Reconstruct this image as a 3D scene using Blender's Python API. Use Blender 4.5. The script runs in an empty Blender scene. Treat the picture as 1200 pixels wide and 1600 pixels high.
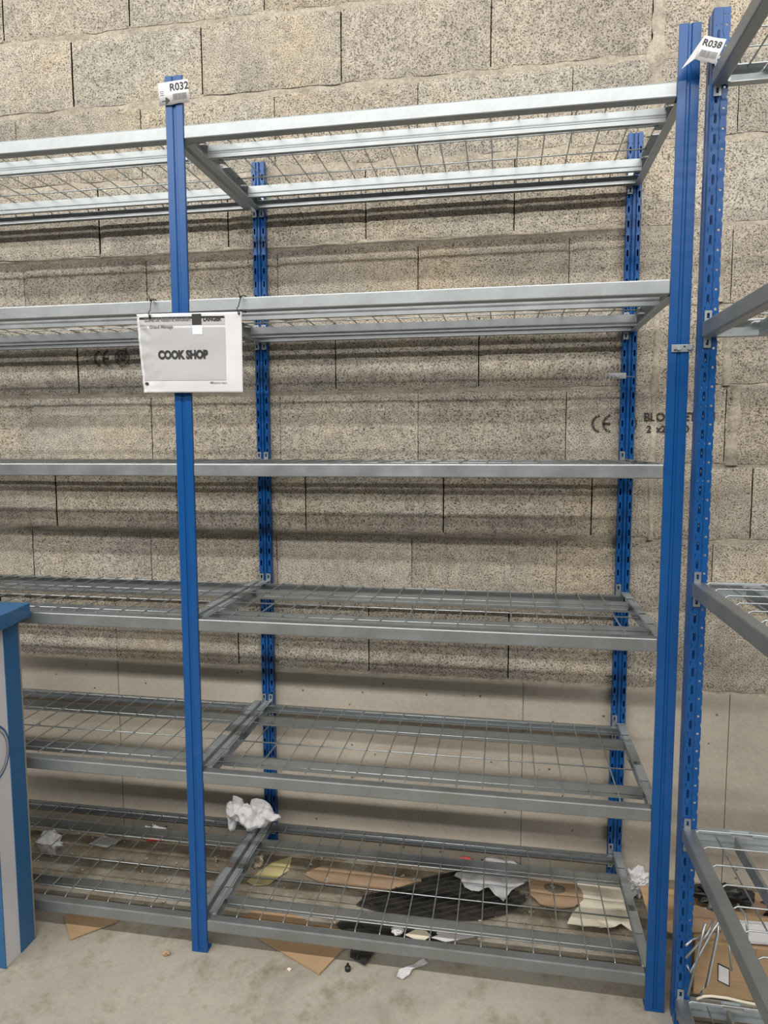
import bpy, bmesh, math, random
from mathutils import Vector, Matrix, noise
random.seed(7)
SC = bpy.context.scene
COL = SC.collection
R = math.radians

# ---------------------------------------------------------------- camera
cam_d = bpy.data.cameras.new('camera'); cam = bpy.data.objects.new('camera', cam_d); COL.objects.link(cam)
F, YAW, PITCH, ROLL = 1073.94, 0.1733, 0.0951, 0.0032
cam_d.sensor_fit = 'VERTICAL'; cam_d.sensor_height = 32.0; cam_d.lens = F * 32.0 / 1600.0
cam_d.shift_x = 1.49 / 1600.0; cam_d.shift_y = -2.29 / 1600.0
cam_d.clip_start = 0.02; cam_d.clip_end = 60
fw = Vector((-math.sin(YAW) * math.cos(PITCH), math.cos(YAW) * math.cos(PITCH), -math.sin(PITCH)))
rt = Vector((math.cos(YAW), math.sin(YAW), 0)); up = rt.cross(fw)
r2 = rt * math.cos(ROLL) - up * math.sin(-ROLL) * -1
u2 = r2.cross(fw)
m3 = Matrix((r2, u2, -fw)).transposed()
cam.matrix_world = Matrix.Translation((0.8508, -1.797, 1.5071)) @ m3.to_4x4()
SC.camera = cam

# ---------------------------------------------------------------- view, world, lamps
SC.view_settings.view_transform = 'Standard'; SC.view_settings.look = 'None'
SC.view_settings.gamma = 1.0; SC.view_settings.use_curve_mapping = False
SC.view_settings.exposure = -0.14
wd = bpy.data.worlds.new('hall'); SC.world = wd; wd.use_nodes = True
wn = wd.node_tree.nodes; wl = wd.node_tree.links
bg = wn['Background']
tc = wn.new('ShaderNodeTexCoord'); sx = wn.new('ShaderNodeSeparateXYZ'); rp = wn.new('ShaderNodeValToRGB')
wl.new(tc.outputs['Generated'], sx.inputs[0]); wl.new(sx.outputs['Z'], rp.inputs[0]); wl.new(rp.outputs[0], bg.inputs[0])
rp.color_ramp.elements[0].position = 0.0; rp.color_ramp.elements[0].color = (.30, .29, .28, 1)
rp.color_ramp.elements[1].position = 0.55; rp.color_ramp.elements[1].color = (1.0, .98, .95, 1)
bg.inputs[1].default_value = 0.16

def strip_lamp(name, y, z, power, length=16.0, width=.10, x=0.4, tilt=38):
    l = bpy.data.lights.new(name, 'AREA'); l.shape = 'RECTANGLE'; l.size = length; l.size_y = width
    l.energy = power; l.color = (1.0, .965, .90)
    o = bpy.data.objects.new(name, l); COL.objects.link(o); o.location = (x, y, z)
    o.rotation_euler = (R(tilt), 0, 0)
    return o
strip_lamp('ceiling_strip_lamp', -3.2, 5.75, 700)
strip_lamp('ceiling_strip_lamp', -7.0, 5.3, 520, width=.16, tilt=60)

# ---------------------------------------------------------------- helpers
def tag(o, label=None, cat=None, group=None, kind=None):
    if label: o['label'] = label
    if cat: o['category'] = cat
    if group: o['group'] = group
    if kind: o['kind'] = kind
    return o
def thing(name, label, cat, loc=(0, 0, 0), rz=0, group=None):
    o = bpy.data.objects.new(name, None); COL.objects.link(o); o.location = loc; o.rotation_euler = (0, 0, rz)
    o.empty_display_size = .05
    return tag(o, label, cat, group)
def link(name, me, mat, parent=None, smooth=False):
    o = bpy.data.objects.new(name, me); COL.objects.link(o)
    for m in (mat if isinstance(mat, (list, tuple)) else [mat]): me.materials.append(m)
    if smooth:
        for p in me.polygons: p.use_smooth = True
    if parent: o.parent = parent
    return o
def obj(name, bm, mat, parent=None, smooth=False):
    me = bpy.data.meshes.new(name); bm.normal_update(); bm.to_mesh(me); bm.free()
    return link(name, me, mat, parent, smooth)
def box(bm, x0, x1, y0, y1, z0, z1, mi=0, bev=0):
    vs = [bm.verts.new((x, y, z)) for x in (x0, x1) for y in (y0, y1) for z in (z0, z1)]
    fs = [bm.faces.new([vs[i] for i in q]) for q in ((0, 1, 3, 2), (4, 6, 7, 5), (0, 4, 5, 1), (2, 3, 7, 6), (0, 2, 6, 4), (1, 5, 7, 3))]
    for f in fs: f.material_index = mi
    if bev:
        es = list({e for f in fs for e in f.edges})
        bmesh.ops.bevel(bm, geom=es, offset=bev, segments=2, affect='EDGES', profile=.5)
    return fs
def tube(bm, pts, r, n=6, cap=True):
    pts = [Vector(p) for p in pts]; rings = []
    for i, p in enumerate(pts):
        a = pts[max(i - 1, 0)]; b = pts[min(i + 1, len(pts) - 1)]
        t = (b - a).normalized(); ref = Vector((0, 0, 1)) if abs(t.z) < .9 else Vector((1, 0, 0))
        s = t.cross(ref).normalized(); w = s.cross(t)
        rings.append([bm.verts.new(p + s * (r * math.cos(6.2832 * k / n)) + w * (r * math.sin(6.2832 * k / n))) for k in range(n)])
    for A, B in zip(rings, rings[1:]):
        for k in range(n): bm.faces.new((A[k], A[(k + 1) % n], B[(k + 1) % n], B[k])).smooth = True
    if cap: bm.faces.new(rings[0][::-1]); bm.faces.new(rings[-1])
def profile_x(bm, sec, x0, x1, closed=True):
    """sweep a (y, z) section along x"""
    A = [bm.verts.new((x0, y, z)) for y, z in sec]; B = [bm.verts.new((x1, y, z)) for y, z in sec]
    n = len(sec)
    for k in range(n if closed else n - 1): bm.faces.new((A[k], B[k], B[(k + 1) % n], A[(k + 1) % n]))
    if closed: bm.faces.new(A); bm.faces.new(B[::-1])
def thick(sec, t):
    """give an open (y, z) polyline a sheet thickness, as a closed outline"""
    out = []
    pts = [Vector(p) for p in sec]
    for i, p in enumerate(pts):
        ds = []
        if i > 0: ds.append((p - pts[i - 1]).normalized())
        if i < len(pts) - 1: ds.append((pts[i + 1] - p).normalized())
        n = sum((Vector((-d.y, d.x)) for d in ds), Vector((0, 0)))
        n = n.normalized() * (t / max(.5, n.normalized().dot(Vector((-ds[0].y, ds[0].x)))))
        out.append(p + n)
    return [tuple(p) for p in pts] + [tuple(p) for p in out[::-1]]

# ---------------------------------------------------------------- materials
def mat(name):
    m = bpy.data.materials.new(name); m.use_nodes = True
    nt = m.node_tree; return m, nt.nodes, nt.links, nt.nodes['Principled BSDF']
def N(n, t, **kw):
    x = n.new(t)
    for k, v in kw.items(): setattr(x, k, v)
    return x
def noise_fac(n, l, scale, detail=3, rough=.6, vec=None):
    t = n.new('ShaderNodeTexNoise'); t.inputs['Scale'].default_value = scale; t.inputs['Detail'].default_value = detail
    t.inputs['Roughness'].default_value = rough
    if vec is not None: l.new(vec, t.inputs['Vector'])
    return t.outputs['Fac']
def ramp(n, l, fac, stops):
    r = n.new('ShaderNodeValToRGB'); l.new(fac, r.inputs[0]); cr = r.color_ramp
    cr.elements[0].position = stops[0][0]; cr.elements[0].color = (*stops[0][1], 1)
    cr.elements[1].position = stops[-1][0]; cr.elements[1].color = (*stops[-1][1], 1)
    for p, c in stops[1:-1]:
        e = cr.elements.new(p); e.color = (*c, 1)
    return r.outputs[0]
def mixc(n, l, a, b, fac=1.0, mode='MULTIPLY'):
    m = n.new('ShaderNodeMix'); m.data_type = 'RGBA'; m.blend_type = mode
    for sock, v in ((m.inputs[6], a), (m.inputs[7], b)):
        if isinstance(v, tuple): sock.default_value = (*v, 1)
        else: l.new(v, sock)
    if isinstance(fac, (int, float)): m.inputs[0].default_value = fac
    else: l.new(fac, m.inputs[0])
    return m.outputs[2]
def bump(n, l, b, h, dist, strength=1.0, prev=None):
    k = n.new('ShaderNodeBump'); k.inputs['Distance'].default_value = dist; k.inputs['Strength'].default_value = strength
    l.new(h, k.inputs['Height'])
    if prev is not None: l.new(prev, k.inputs['Normal'])
    l.new(k.outputs[0], b.inputs['Normal']); return k.outputs[0]
def g3(v): return (v, v, v)
def simple(name, col, rough=.6, metal=0, spec=.5, var=0, vscale=20, bmp=0, bscale=60):
    m, n, l, b = mat(name)
    b.inputs['Roughness'].default_value = rough; b.inputs['Metallic'].default_value = metal
    b.inputs['Specular IOR Level'].default_value = spec
    b.inputs['Base Color'].default_value = (*col, 1)
    co = N(n, 'ShaderNodeTexCoord').outputs['Object']
    if var:
        f = noise_fac(n, l, vscale, 4, .6, co)
        l.new(ramp(n, l, f, [(.3, tuple(c * (1 - var) for c in col)), (.7, tuple(min(1, c * (1 + var)) for c in col))]), b.inputs['Base Color'])
    if bmp: bump(n, l, b, noise_fac(n, l, bscale, 3, .6, co), bmp)
    return m

M = {}
# concrete block: coarse aggregate with dark pits
def block_mat(name, smooth=0.0, light=(.60, .548, .468), dark=(.065, .055, .045), tint=True):
    m, n, l, b = mat(name)
    co = N(n, 'ShaderNodeTexCoord').outputs['Object']
    fine = noise_fac(n, l, 235, 3, .7, co)
    c1 = ramp(n, l, fine, [(.37, dark), (.455, tuple(a * .62 + d * .3 for a, d in zip(light, dark))), (.56, light)])
    mid = noise_fac(n, l, 34, 3, .6, co)
    c1 = mixc(n, l, c1, ramp(n, l, mid, [(.30, g3(.76)), (.65, g3(1.06))]))
    big = noise_fac(n, l, 3.1, 4, .6, co)
    c1 = mixc(n, l, c1, ramp(n, l, big, [(.32, (.80, .80, .81)), (.5, (1, 1, 1)), (.68, (1.10, 1.045, .96))]))
    if tint:
        at = N(n, 'ShaderNodeAttribute'); at.attribute_name = 'tone'
        c1 = mixc(n, l, c1, at.outputs['Color'])
    # mortar smears
    sm = noise_fac(n, l, 5.0, 5, .65, co)
    f = ramp(n, l, sm, [(.66, g3(0)), (.72, g3(1))])
    c1 = mixc(n, l, c1, (.50, .455, .38), f, 'MIX')
    l.new(c1, b.inputs['Base Color'])
    b.inputs['Roughness'].default_value = .95; b.inputs['Specular IOR Level'].default_value = .15
    k = bump(n, l, b, fine, .006, .8)
    bump(n, l, b, mid, .006, .5, k)
    return m
M['block'] = block_mat('concrete_block')
def plain_concrete(name, lo, hi, pits=True, scale=2.2, bmp=.002, fine_amt=.08, rough=.85, stain=None):
    m, n, l, b = mat(name)
    co = N(n, 'ShaderNodeTexCoord').outputs['Object']
    c = ramp(n, l, noise_fac(n, l, scale, 6, .62, co), [(.30, lo), (.68, hi)])
    c = mixc(n, l, c, ramp(n, l, noise_fac(n, l, 90, 3, .7, co), [(.3, g3(1 - fine_amt)), (.7, g3(1 + fine_amt))]))
    if stain:
        c = mixc(n, l, c, ramp(n, l, noise_fac(n, l, stain[0], 7, .7, co), [(stain[1], g3(1)), (stain[2], stain[3])]))
    if pits:
        v = N(n, 'ShaderNodeTexVoronoi'); v.inputs['Scale'].default_value = 17; v.inputs['Randomness'].default_value = 1
        l.new(co, v.inputs['Vector'])
        c = mixc(n, l, c, ramp(n, l, v.outputs['Distance'], [(.05, g3(.25)), (.085, g3(1))]))
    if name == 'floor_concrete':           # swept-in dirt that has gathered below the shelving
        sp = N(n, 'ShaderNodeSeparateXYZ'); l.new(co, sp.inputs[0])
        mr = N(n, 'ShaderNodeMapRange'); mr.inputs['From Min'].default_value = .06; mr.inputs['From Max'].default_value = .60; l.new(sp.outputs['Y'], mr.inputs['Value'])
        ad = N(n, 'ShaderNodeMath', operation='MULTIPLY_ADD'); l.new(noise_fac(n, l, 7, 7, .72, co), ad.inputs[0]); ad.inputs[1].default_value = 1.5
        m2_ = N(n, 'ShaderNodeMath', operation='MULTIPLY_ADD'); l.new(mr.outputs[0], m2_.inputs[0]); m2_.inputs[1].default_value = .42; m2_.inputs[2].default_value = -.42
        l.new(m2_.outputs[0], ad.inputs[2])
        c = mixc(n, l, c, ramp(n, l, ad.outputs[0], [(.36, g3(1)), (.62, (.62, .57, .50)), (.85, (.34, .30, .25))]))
        c = mixc(n, l, c, ramp(n, l, noise_fac(n, l, 38, 5, .8, co), [(.32, (.93, .925, .92)), (.5, g3(1)), (.72, (1.03, 1.03, 1.02))]))
    l.new(c, b.inputs['Base Color'])
    b.inputs['Roughness'].default_value = rough; b.inputs['Specular IOR Level'].default_value = .25
    bump(n, l, b, noise_fac(n, l, 60, 4, .6, co), bmp)
    return m
M['mortar'] = plain_concrete('mortar', (.30, .265, .215), (.50, .45, .375), False, 12, .006, .22, .95)
M['base'] = plain_concrete('cast_concrete', (.36, .325, .275), (.49, .45, .385), True, 2.4, .0015, .07, .8)
M['gap'] = simple('joint_gap', (.012, .010, .008), 1, spec=0)
M['floor'] = plain_concrete('floor_concrete', (.31, .285, .24), (.43, .40, .342), False, 2.0, .0012, .06, .6, (5.0, .52, .78, (.70, .69, .66)))
# galvanised steel
def galv(name, lo=.33, hi=.38, rough=.44, sc=9):
    m, n, l, b = mat(name)
    co = N(n, 'ShaderNodeTexCoord').outputs['Object']
    v = N(n, 'ShaderNodeTexVoronoi'); v.inputs['Scale'].default_value = 95; l.new(co, v.inputs['Vector'])
    f = noise_fac(n, l, sc, 4, .6, co)
    c = ramp(n, l, f, [(.3, (lo, lo * 1.08, lo * 1.13)), (.7, (hi, hi * 1.08, hi * 1.13))])
    sp = N(n, 'ShaderNodeSeparateColor'); l.new(v.outputs['Color'], sp.inputs[0])
    c = mixc(n, l, c, ramp(n, l, sp.outputs[0], [(0, g3(.97)), (1, g3(1.03))]))
    l.new(c, b.inputs['Base Color']); b.inputs['Metallic'].default_value = .88
    l.new(ramp(n, l, f, [(.3, g3(rough - .06)), (.7, g3(rough + .1))]), b.inputs['Roughness'])
    return m
M['galv'] = galv('galvanised_steel')
M['galv2'] = galv('galvanised_rail', .46, .52, .58)
M['wire'] = galv('galvanised_wire', .42, .50, .40)
# blue powder coat with dusty scuffs
def blue(name, c, rough=.33):
    m, n, l, b = mat(name)
    co = N(n, 'ShaderNodeTexCoord').outputs['Object']
    f = noise_fac(n, l, 14, 6, .7, co)
    l.new(ramp(n, l, f, [(.3, c), (.62, tuple(x * 1.05 for x in c)), (.8, tuple(x * .8 + .04 for x in c))]), b.inputs['Base Color'])
    b.inputs['Roughness'].default_value = rough; b.inputs['Specular IOR Level'].default_value = .5
    return m
M['blue'] = blue('blue_powder_coat', (.0015, .068, .25))
M['paper'] = simple('white_paper', (.64, .64, .67), .8, bmp=.002, bscale=25)
M['printgrey'] = simple('printed_grey', (.44, .44, .46), .8)
M['sheetwhite'] = simple('sign_paper', (.66, .66, .69), .35)
M['ink'] = simple('black_ink', (.02, .02, .022), .6)
M['inkgrey'] = simple('grey_ink', (.16, .16, .17), .7)
M['tape'] = simple('clear_tape', (.86, .86, .87), .25)
M['tie'] = simple('black_plastic', (.012, .012, .012), .45)
M['blackp'] = simple('black_tray_plastic', (.040, .037, .034), .40, var=.4, vscale=14)
M['card'] = simple('brown_cardboard', (.40, .27, .155), .85, var=.10, vscale=9)
M['card2'] = simple('dull_cardboard', (.38, .26, .165), .9, var=.14, vscale=12)
M['cream'] = simple('cream_card', (.76, .70, .57), .8, var=.06, vscale=10)
M['yellow'] = simple('yellowed_paper', (.62, .54, .27), .85, var=.12, vscale=18)
M['grey'] = simple('grey_film', (.46, .46, .48), .45, var=.1, vscale=9)
M['red'] = simple('red_print', (.60, .06, .05), .7)
M['stone'] = simple('grit', (.40, .35, .28), .95, var=.4, vscale=30)
M['cabwhite'] = simple('white_laminate', (.60, .60, .64), .4)
M['cabblue'] = simple('blue_laminate', (.022, .115, .27), .35)
M['cabedge'] = simple('laminate_edge', (.30, .24, .18), .7)
m, n, l, b = mat('stamp_ink')
co = N(n, 'ShaderNodeTexCoord').outputs['Object']
b.inputs['Base Color'].default_value = (.045, .038, .034, 1); b.inputs['Roughness'].default_value = .95
l.new(ramp(n, l, noise_fac(n, l, 150, 2, .7, co), [(.46, g3(.95)), (.60, g3(.35))]), b.inputs['Alpha'])
M['stamp'] = m

# ---------------------------------------------------------------- setting
WY = .597                                    # face of the block wall
ZB, RH = .6843, .2519                        # top of the cast base, course height
RZ = [-.0092, .0024, .0002, -.0021, .002, .0036, .0006, .0107, .0209, .022, .03]
RO = [-.1234, .0347, .1459, .0556, .263, .0549, .3744, .0534, .2925, .0244, .27, .03]
def wall_back():
    bm = bmesh.new(); tone = bm.loops.layers.float_color.new('tone')
    rnd = random.Random(3)
    def jit(p, a):
        return p + noise.noise(Vector((p * 31.7, a * 7.3, 2.1))) * .0
    zs = [ZB + k * RH + RZ[min(k, 10)] for k in range(12)]
    X0, X1 = -3.0, 4.2
    for k in range(11):
        z0, z1 = zs[k], zs[k + 1]
        mt = .017 if k >= 6 else .012
        xs = []; x = RO[k]
        while x > X0: x -= .5
        while x < X1: xs.append(x); x += .5
        for xa in xs:
            t = 1 + rnd.uniform(-.10, .10); w = rnd.uniform(-.02, .02)
            col = (t * (1 + w), t, t * (1 - w), 1)
            g = rnd.choice((.005, .0065, .004)) if k == 8 else (rnd.choice((.0032, .0045)) if k in (0, 2, 4, 6, 9) else rnd.choice((.0018, .0022, .003)))
            # block face as a fine grid so the arris can wander a little
            nx, nz = 26, 10; grid = []
            a0, a1 = xa + g / 2, xa + .5 - g / 2
            bz0, bz1 = z0 + mt * .5, z1 - mt * .5
            out = rnd.uniform(-.0015, .0015)
            for i in range(nx + 1):
                colv = []
                for j in range(nz + 1):
                    px = a0 + (a1 - a0) * i / nx; pz = bz0 + (bz1 - bz0) * j / nz
                    e = 0.0
                    if j in (0, nz): pz += noise.noise(Vector((px * 14, pz * 3, k))) * .007
                    if i in (0, nx): px += noise.noise(Vector((pz * 30, k * 3, xa))) * .0012
                    if j in (0, nz) or i in (0, nx): e = .004
                    py = WY + out + e + noise.noise(Vector((px * 22, pz * 22, 5))) * .0016
                    colv.append(bm.verts.new((px, py, pz)))
                grid.append(colv)
            for i in range(nx):
                for j in range(nz):
                    f = bm.faces.new((grid[i][j], grid[i + 1][j], grid[i + 1][j + 1], grid[i][j + 1]))
                    f.material_index = 0; f.smooth = True
                    for lp in f.loops: lp[tone] = col
        # bed joint
        nx = 420; top = []; bot = []
        zc = z0
        for i in range(nx + 1):
            px = X0 + (X1 - X0) * i / nx
            py = WY + .0022 + noise.noise(Vector((px * 9, k * 5.1, 0))) * .0035
            h = mt * .95
            bot.append(bm.verts.new((px, py + .003, zc - h))); top.append(bm.verts.new((px, py + .003, zc + h)))
        for i in range(nx):
            f = bm.faces.new((bot[i], bot[i + 1], top[i + 1], top[i])); f.material_index = 1; f.smooth = True
            for lp in f.loops: lp[tone] = (1, 1, 1, 1)
    # thick vertical mortar at the right where the wall meets a chained pier
    def smear(x, z0, z1, w, seed):
        nz = 46; prev = None
        for j in range(nz + 1):
            z = z0 + (z1 - z0) * j / nz
            a = w * (.55 + .9 * abs(noise.noise(Vector((seed, z * 9, 0))))) ; c = x + noise.noise(Vector((seed + 4, z * 7, 0))) * w * .35
            row = [bm.verts.new((c - a, WY + .004, z)), bm.verts.new((c - a * .6, WY - .004 - .003 * noise.noise(Vector((z * 30, seed, 1))), z)),
                   bm.verts.new((c + a * .5, WY - .005 + .004 * noise.noise(Vector((z * 24, seed, 7))), z)), bm.verts.new((c + a, WY + .004, z))]
            if prev:
                for q in range(3):
                    f = bm.faces.new((prev[q], prev[q + 1], row[q + 1], row[q])); f.material_index = 1; f.smooth = True
                    for lp in f.loops: lp[tone] = (1, 1, 1, 1)
            prev = row
    smear(1.553, zs[4], zs[5], .022, 1.2); smear(1.52, zs[5] + .01, zs[6], .020, 3.4); smear(1.583, zs[3], zs[4], .022, 6.4)
    smear(1.31, zs[7] + .02, zs[9], .03, 9.1); smear(1.49, zs[8], zs[10], .045, 12.7); smear(1.335, zs[2], zs[5], .016, 15.2)
    for x, z0, z1 in ((1.607, .0, ZB - .01), (.93, .0, ZB - .01), (-.62, 0, ZB - .01)): box(bm, x - .0008, x + .0008, WY - .0014, WY, z0, z1, 3)
    # cast base
    box(bm, X0, X1, WY - .001, WY + .12, -.05, ZB - .012, 2)
    box(bm, X0, X1, WY + .012, WY + .12, ZB - .012, zs[-1] + .02, 3)
    o = obj('wall_back', bm, [M['block'], M['mortar'], M['base'], M['gap']]); o['kind'] = 'structure'
    return o
wall = wall_back()
bm = bmesh.new(); bmesh.ops.create_grid(bm, x_segments=60, y_segments=60, size=1)
for v in bm.verts:
    v.co = (v.co.x * 5 + .5, v.co.y * 4 - 3.3 , 0)
    v.co.z = -.0006 + noise.noise(v.co * 1.3) * .0006
fl = obj('floor', bm, M['floor'], smooth=True); fl['kind'] = 'structure'

def text_mesh(body, size, xs=1.0, off=0.0, ext=0.0, align='CENTER'):
    c = bpy.data.curves.new('t', 'FONT'); c.body = body; c.size = size; c.offset = off; c.extrude = ext
    c.align_x = align; c.align_y = 'CENTER'; c.resolution_u = 3
    o = bpy.data.objects.new('t', c); COL.objects.link(o)
    bpy.context.view_layer.update()
    me = bpy.data.meshes.new_from_object(o.evaluated_get(bpy.context.evaluated_depsgraph_get()))
    bpy.data.objects.remove(o)
    for v in me.vertices: v.co.x *= xs
    return me
def text(name, body, size, mt, parent, loc, xs=1.0, off=0.0, rot=(math.pi / 2, 0, 0), align='CENTER', ext=.0002):
    me = text_mesh(body, size, xs, off, ext, align)
    o = link(name, me, mt, parent); o.location = loc; o.rotation_euler = rot; return o

# stamps printed on two blocks
def arc(bm, cx, cz, r, w, a0, a1, n=16, y=0):
    pv = None
    for i in range(n + 1):
        a = a0 + (a1 - a0) * i / n
        q = (bm.verts.new((cx + (r - w) * math.cos(a), y, cz + (r - w) * math.sin(a))), bm.verts.new((cx + r * math.cos(a), y, cz + r * math.sin(a))))
        if pv: bm.faces.new((pv[0], pv[1], q[1], q[0]))
        pv = q
def stamp(x, z, extra):
    y = WY - .0035
    bm = bmesh.new()
    arc(bm, x + .02, z, .031, .008, R(100), R(260), y=y)
    arc(bm, x + .055, z, .031, .008, R(100), R(260), y=y); box(bm, x + .028, x + .05, y, y + .0004, z - .004, z + .004)
    arc(bm, x + .105, z, .030, .005, 0, R(360), 28, y)
    obj('stamp', bm, M['stamp'], wall)
    text('stamp_text', 'NF', .036, M['stamp'], wall, (x + .105, y, z), .9, .0012)
    if extra:
        text('stamp_text', 'BLOC BETON', .038, M['stamp'], wall, (x + .265, y, z + .019), .95, .0012)
        text('stamp_text', '20x25 B40 1675', .032, M['stamp'], wall, (x + .265, y, z - .020), .95, .0012)
stamp(1.148, 1.575, True); stamp(-.655, 1.832, False)

# ---------------------------------------------------------------- rack members
T = .0016
def strip(bm, a, b, z0, z1, holes=None):
    """vertical strip between section points a, b; holes = (w, h, pitch, z_first, n)"""
    a = Vector((a[0], a[1], 0)); b = Vector((b[0], b[1], 0)); d = (b - a); L = d.length; d = d / L
    def P(s, z): return bm.verts.new(a + d * s + Vector((0, 0, z)))
    def quad(s0, s1, za, zb): bm.faces.new((P(s0, za), P(s1, za), P(s1, zb), P(s0, zb)))
    if not holes: quad(0, L, z0, z1); return
    w, h, pitch, zf, n = holes
    z = zf
    quad(0, L, z0, zf - pitch / 2)
    while z + pitch / 2 < z1:
        lo, hi = z - pitch / 2, z + pitch / 2
        c = L / 2
        ring = []
        for k in range(n):
            an = 2 * math.pi * (k + .5) / n
            ring.append((c + w / 2 * math.cos(an), z + (h / 2 - w / 2) * (1 if math.sin(an) > 0 else -1) + w / 2 * math.sin(an)))
        outer = []
        for k in range(n):
            an = 2 * math.pi * (k + .5) / n; cx, sy = math.cos(an), math.sin(an)
            q = max(abs(cx), abs(sy)); outer.append((c + L / 2 * cx / q, z + pitch / 2 * sy / q))
        for k in range(n):
            p0, p1 = outer[k], outer[(k + 1) % n]; r0, r1 = ring[k], ring[(k + 1) % n]
            bm.faces.new((P(*p0), P(*p1), P(*r1), P(*r0)))
        for sx_, sz_ in ((0, lo), (L, lo), (L, hi), (0, hi)):
            best = sorted(outer, key=lambda q: (q[0] - sx_) ** 2 + (q[1] - sz_) ** 2)[:2]
            if min(math.hypot(q[0] - sx_, q[1] - sz_) for q in best) > 1e-5:
                bm.faces.new((P(sx_, sz_), P(*best[0]), P(*best[1])))
        z += pitch
    quad(0, L, z - pitch / 2, z1)
def finish_sheet(bm, name, mt, parent, t=T):
    bmesh.ops.remove_doubles(bm, verts=bm.verts, dist=1e-5)
    bmesh.ops.recalc_face_normals(bm, faces=bm.faces)
    o = obj(name, bm, mt, parent)
    s = o.modifiers.new('sheet', 'SOLIDIFY'); s.thickness = t; s.offset = 0
    return o
def front_post_mesh(w, H, dep=.036, plain=False):
    bm = bmesh.new(); c = w / 2
    pts = [(0, 0), (c - .0055, 0), (c - .003, .0035), (c + .003, .0035), (c + .0055, 0), (w, 0)]
    for a, b in zip(pts, pts[1:]): strip(bm, a, b, 0, H)
    slot = (.006, .023, .045, .045, 16); hole = (.006, .006, .045, .0675, 16)
    for x, s in ((0, 1), (w, -1)):
        if plain:
            strip(bm, (x, 0), (x, .005), 0, H); strip(bm, (x, .005), (x + s * .010, .006), 0, H); strip(bm, (x + s * .010, .006), (x + s * .010, .030), 0, H)
            continue
        strip(bm, (x, 0), (x, .004), 0, H)
        strip(bm, (x, .004), (x, .018), 0, H, slot)
        strip(bm, (x, .018), (x + s * .0015, .021), 0, H)
        strip(bm, (x + s * .0015, .021), (x + s * .0015, dep), 0, H, hole)
    return bm
def back_post_mesh(w, H):
    bm = bmesh.new(); c = w / 2
    slot = (.006, .021, .045, .045, 16)
    strip(bm, (0, .020), (0, 0), 0, H)
    strip(bm, (0, 0), (.013, 0), 0, H, slot)
    pts = [(.013, 0), (.0145, .005), (c - .004, .005), (c - .0025, -.002), (c + .0025, -.002), (c + .004, .005), (w - .0145, .005), (w - .013, 0)]
    for a, b in zip(pts, pts[1:]): strip(bm, a, b, 0, H)
    strip(bm, (w - .013, 0), (w, 0), 0, H, slot)
    strip(bm, (w, 0), (w, .020), 0, H)
    strip(bm, (0, .018), (w, .018), 0, H)  # back web, added behind the slots to make them look dark
    return bm

NW = 18
def shelf_meshes(L, D):
    """local frame: x along the bay, y from the aisle to the back, z = 0 at the top of the front beam"""
    h = .036; out = {}
    bm = bmesh.new(); box(bm, 0, L, 0, .030, -h, 0, bev=.0035); out['front_beam'] = (bm, 'galv')
    bm = bmesh.new()
    profile_x(bm, thick([(D - .022, -h + .004), (D - .022, -h), (D - .002, -h), (D - .002, -.011), (D - .020, -.011)], .0016), -.008, L + .008)
    out['back_beam'] = (bm, 'galv')
    for i, y in enumerate((.122, .435)):
        bm = bmesh.new(); zt = -.006
        sec = [(y + .006, zt), (y, zt), (y, zt - .020), (y + .0012, zt - .0215), (y, zt - .023), (y, zt - .031), (y + .012, zt - .031)]
        profile_x(bm, thick(sec, -.0016), .014, L + .001)
        out['cross_beam%d' % i] = (bm, 'galv')
    for i, (xa, s) in enumerate(((-.010, 1), (L + .024, -1))):
        bm = bmesh.new()
        def bx(x0, x1, *a):
            box(bm, min(xa + s * x0, xa + s * x1), max(xa + s * x0, xa + s * x1), *a)
        bx(0, .0018, .036, D, -h, 0)                 # web
        segs = [(.036, .112), (.162, .255), (.283, .425), (.475, D)]
        for a, b in segs: bx(.0018, .025, a, b, -.0018, 0)
        for a, b in ((.112, .162), (.425, .475)): bx(.0018, .027, a, b, -.0070, -.0050)
        bx(.0018, .022, .036, D, -h, -h + .0018)
        bx(.010, .026, .030, .036, -h, -.002)
        out['side_rail%d' % i] = (bm, 'galv2')
    bm = bmesh.new(); r = .0019
    for k in range(NW):
        x = .009 + k * (L - .011) / (NW - 1)
        tube(bm, [(x, .026, -.0085), (x, .032, -.003), (x, .038, .0012), (x, D - .036, .0012), (x, D - .028, -.003), (x, D - .020, -.014)], r, 6)
    for y in (.074, .225, .372, .520): tube(bm, [(.004, y, -.0026), (L / 2, y, -.0026), (L + .003, y, -.0026)], r * 1.1, 6)
    out['wire_mesh'] = (bm, 'wire')
    # hooks that grip the posts
    for nm, x, y, ax in (('hook', -.004, .0305, 0), ('hook', L + .004, .0305, 1), ('hook', -.004, D - .001, 2), ('hook', L + .004, D - .001, 3)):
        pass
    return out
def hook_mesh():
    bm = bmesh.new()
    w, h = .016, .024
    for z0, z1 in ((.002, .002 + h), (-.036 - h, -.036)):
        for a, b, c, d in ((-w / 2, w / 2, z0, z0 + .006), (-w / 2, w / 2, z1 - .006, z1), (-w / 2, -w / 2 + .005, z0 + .006, z1 - .006), (w / 2 - .005, w / 2, z0 + .006, z1 - .006)):
            box(bm, a, b, -.0025, 0, c, d)
    box(bm, -w / 2, w / 2, -.0025, 0, -.036, .002)
    return bm
cache = {}
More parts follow.
